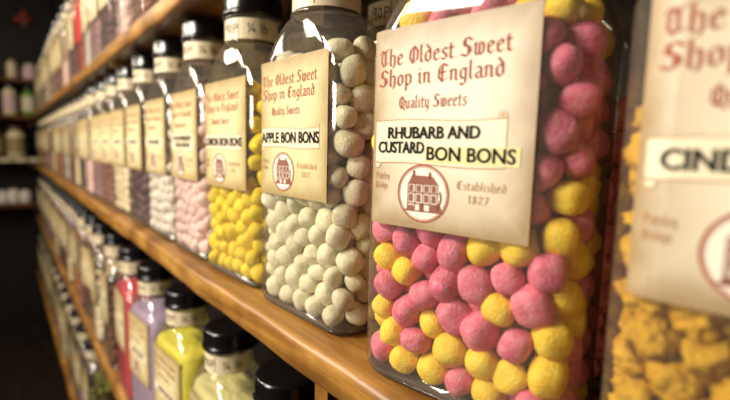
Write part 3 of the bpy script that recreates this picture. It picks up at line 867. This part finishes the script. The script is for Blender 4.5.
cnt = np.bincount(ID[ID >= 0].ravel(), minlength=len(cand))
order = sorted([c for c in range(len(cand)) if cand[c][0] > 0 and cnt[c] > 3], key=lambda c: -cnt[c])[:300]
single = set(order) | {c for c in range(len(cand)) if cand[c][0] == 0 and cnt[c] > 6}
print('VISIBLE sweets', (cnt > 0).sum(), 'single', len(single))
VAR = {}
COLW = {'pink': 'dusty pink', 'custard': 'custard yellow', 'apple': 'whitish green powdered', 'lemon': 'bright lemon yellow', 'palepink': 'pale pink', 'white': 'white powdered', 'toffee': 'golden rough honeycomb'}
def zone(p):
    if p[2] > LT-0.01: return 'above the label top', 'above'
    if p[2] < LBT: return 'below the label', 'below'
    return ('right of the label', 'right') if p[0] > 0 else ('left of the label', 'left')
for c in sorted(single):
    j, k, p, r_, rot, kd = cand[c]; jr, pk, mir, kinds, top, nm, words = NEAR[j]; kn = kinds[kd]
    if kn not in VAR: VAR[kn] = candy_variants(kn, kn == 'toffee', (nm,))
    o = bpy.data.objects.new(nm, VAR[kn][k % NV]); col.objects.link(o)
    m4 = Matrix.Identity(4)
    for a in range(3):
        for b in range(3): m4[a][b] = rot[a][b]*r_*S/RB*(1.06 if kn == 'toffee' else 1.0)
    loc = jr.matrix_world @ Vector([v*S for v in p])
    o.matrix_world = Matrix.Translation(loc) @ jr.matrix_world.to_3x3().to_4x4() @ m4
    zt, zs = zone(p)
    if kn == 'toffee': lb = 'rough golden piece in the right-hand jar, %s' % zt
    else: lb = '%s bon bon in the %s jar, %s' % (COLW[kn], {'rhubarb and custard': 'rhubarb and custard', 'white': 'unmixed white', 'strawberry': 'all pale pink', 'apple': 'apple', 'lemon': 'lemon'}[words], zt)
    tag(o, lb, 'sweet', '%s sweets %s in the %s jar' % (COLW[kn], zs, words))
for j, (jr, pk, mir, kinds, top, nm, words) in enumerate(NEAR):
    idx = [c for c in range(len(cand)) if cand[c][0] == j and c not in single]
    P = np.array([c[2] for c in cand]); rad = np.array([c[3] for c in cand]); rots = [c[4] for c in cand]; kd = [c[5] for c in cand]
    me = merged('packed_sweets', P, rad*(1.06 if kinds[0] == 'toffee' else 1), idx, rots, LOWCHK if kinds[0] == 'toffee' else LOWSPH, [CM[k] for k in kinds], kd)
    o = bpy.data.objects.new('packed_sweets', me); col.objects.link(o); o.matrix_world = jr.matrix_world.copy()
    tag(o, 'tightly packed %s sweets deeper inside the %s jar' % (COLW[kinds[0]] if len(kinds) == 1 else 'pink and yellow', words), 'sweets', None, 'stuff')

# far jars: one packed mass each, sharing two meshes
g = np.random.default_rng(77)
FARM = []
for pk, top in ((packA, 1.08), (packB, 0.98), (packC, 1.02)):
    P, rad = pk; idx = [k for k in range(len(rad)) if P[k, 2] < top and (abs(P[k, 1]+HD) < 0.2 or abs(P[k, 0]) > HW-0.16 or P[k, 2] > top-.2)]
    rots = [rand_rot(g) for _ in rad]
    FARM.append(merged('jar_filling', P, rad, idx, rots, LOWSPH, [CM['cream']]))
def powder_mesh():
    zs = [0.03, 0.034, 0.05, 0.09, 0.3, 0.6, 0.9, 1.05, ZSH, 1.15, 1.19, 1.21]
    vs, fs = loft(zs, 0.008, 72)
    n = 72; r = random.Random(4)
    top = len(zs)-1
    c0 = len(vs); vs2 = []
    for rr in (0.75, 0.5, 0.25):
        for i in range(n):
            x, y, z = vs[top*n+i]; vs2.append((x*rr, y*rr, z+0.02*(1-rr)+0.006*math.sin(i*.6+rr*9)))
    vs += vs2; prev = top*n
    for q in range(3):
        cur = c0+q*n
        for i in range(n):
            j = (i+1) % n; fs.append((prev+i, prev+j, cur+j, cur+i))
        prev = cur
    fs.append(tuple(prev+i for i in range(n))); fs.append(tuple(range(n))[::-1])
    me = bpy.data.meshes.new('sherbet_powder'); me.from_pydata([(a*S, b*S, c*S) for a, b, c in vs], [], fs)
    me.materials.append(PM['khaki']); me.polygons.foreach_set('use_smooth', [True]*len(me.polygons)); return me
POW = powder_mesh()
WORD = {'brownpink': 'brown-pink', 'palepink': 'pale pink', 'pinkback': 'mixed pink', 'apple': 'whitish green', 'lemon': 'lemon yellow'}
for i, (jr, f) in enumerate(rest):
    fw = WORD.get(f, f)
    me = POW if f in PM else FARM[i % 3]
    nm = 'sherbet_powder' if f in PM else 'jar_filling'
    o = bpy.data.objects.new(nm, me); col.objects.link(o)
    o.location = jr.location; o.rotation_euler = jr.rotation_euler
    o.material_slots[0].link = 'OBJECT'; o.material_slots[0].material = PM[f] if f in PM else CM[f]
    if jr.get('group'): lb = '%s sweets filling a blurred one of the %s' % (fw, jr['group'])
    else: lb = '%s %s inside the %s' % (fw, 'powder' if f in PM else 'sweets', ' '.join(jr['label'].split()[:10]))
    tag(o, ' '.join(lb.split()[:16]), 'sweets', ('fillings of the ' + jr['group'] + ' in ' + fw) if jr.get('group') else None, 'stuff')

# ------------------------------------------------------------------ shelves and jars at the far end of the aisle
BY0, BY1 = 22.0, 23.55
BZ = [2.44, 1.03, -0.62, -2.42]
bl = ['highest shelf on the dark back wall', 'back wall shelf carrying the two pale jars', 'tan-edged shelf on the back wall, at middle height', 'low brown shelf on the back wall']
for z, lb in zip(BZ, bl):
    root = empty('back_shelf', W(-3, BY0, z-0.1605)); tag(root, lb, 'shelf', 'shelves on the back wall')
    o = box_obj('board', M['backshelf'], -4.6*S, 4.6*S, 0, (BY1-BY0)*S, 0, 0.16*S, root, 0.004)
    for x in (-4.2, -1.4, 3.9):
        b = MB(); b.box(x-.05, x+.05, 0.3, BY1-BY0, -0.25, 0); mesh('bracket', b.v, b.f, M['backshelf'], root)
def small_jar(x, z, h, w, body, lidm, label, lab=True, cat='jar'):
    root = empty('storage_jar', W(x, BY0+0.45, z)); tag(root, label, cat)
    b = MB(); r = w/2
    prof = [(0.001, 0.0), (r*.9, 0.0), (r, .04), (r, h*.70), (r*.92, h*.78), (r*.6, h*.84), (r*.6, h*.9), (.001, h*.9)]
    b.lathe(prof, 32); mesh('body', b.v, b.f, body, root, smooth=True)
    b = MB(); b.lathe([(.001, h*.885), (r*.7, h*.885), (r*.72, h*.9), (r*.72, h*.985), (r*.66, h), (.001, h)], 28); mesh('lid', b.v, b.f, lidm, root, smooth=True)
    if lab:
        vs = []; n = 20
        for z_ in (h*.16, h*.66):
            for i in range(n+1):
                a = R(-75+150*i/n); vs.append(((r+.004)*math.sin(a), -(r+.004)*math.cos(a), z_))
        mesh('label', vs, [(i, i+1, n+2+i, n+1+i) for i in range(n)], M['label_tan'] if lab is True else lab, root)
    return root
pinkish = mat('pinkish_paper', (226, 190, 190), 0.5)[0]; creamg = mat('cream_ceramic', (230, 214, 176), 0.4)[0]
greenm = mat('green_sweet_wrapper', (110, 150, 60), 0.4)[0]; brn = mat('brown_stoneware', (120, 80, 50), 0.4)[0]; whitec = mat('white_ceramic', (236, 228, 216), 0.3)[0]
small_jar(0.30, 1.03, 1.18, .46, creamg, M['lid'], 'pale jar with pinkish label on the back wall shelf', pinkish)
small_jar(0.90, 1.035, 1.12, .50, greenm, M['lid'], 'jar with cream label and green contents on the back wall shelf', creamg)
small_jar(-0.35, 1.03, 1.15, .46, creamg, M['lid'], 'cream jar cut off by the left picture edge, back wall shelf', pinkish)
small_jar(0.42, 2.44, .75, .34, creamg, brn, 'slim tan jar on the highest back wall shelf', False)
small_jar(0.98, 2.441, .60, .50, pinkish, whitec, 'squat pinkish pot on the highest back wall shelf', False, 'pot')
small_jar(0.42, -0.62, 1.20, .62, creamg, brn, 'wide tan jar on the middle back wall shelf', True)
small_jar(-0.22, -0.62, 1.15, .50, brn, M['lid'], 'brown jar at the left picture edge, middle back wall shelf', True)
for k, (x, h) in enumerate(((-.1, .5), (.25, .62), (.62, .5))):
    small_jar(x, -2.42, h, .4, whitec, whitec if k != 1 else brn, ['white pot at the left on the low back shelf', 'taller white pot with brown lid on the low back shelf', 'white pot at the right on the low back shelf'][k], False, 'pot')
# price strips on the front of the middle back shelf
for k in range(4):
    x = -0.6+k*0.45
    o = box_obj('price_ticket', creamg, x*S, (x+.38)*S, (BY0-.012)*S, BY0*S-0.0005, 0, .15*S)
    o.location = (0, 0, CZ+(-0.62-.157)*S); tag(o, 'cream price ticket on the middle back shelf edge', 'ticket', 'price tickets on the back shelf edge')
# black lamp head hanging at top left
root = empty('hanging_lamp', W(0.85, 21.0, 4.2)); tag(root, 'dim unlit lamp hanging in the dark top left corner', 'lamp')
b = MB(); b.lathe([(.03, .62), (.06, .6), (.10, .48), (.38, .12), (.40, .08), (.38, .09), (.1, .44), (.03, .5)], 32); mesh('lamp_shade', b.v, b.f, mat('dull_red_enamel', (120, 50, 46), 0.4)[0], root, smooth=True)
b = MB(); b.lathe([(.012, .60), (.012, (ZC-CZ)/S-4.2)], 10); mesh('cord', b.v, b.f, M['metal'], root, smooth=True)
b = MB(); b.lathe([(.001, .02), (.08, .05), (.12, .14), (.08, .26), (.04, .34), (.04, .46)], 24); mesh('bulb', b.v, b.f, mat('frosted_bulb', (190, 170, 160), 0.3)[0], root, smooth=True)
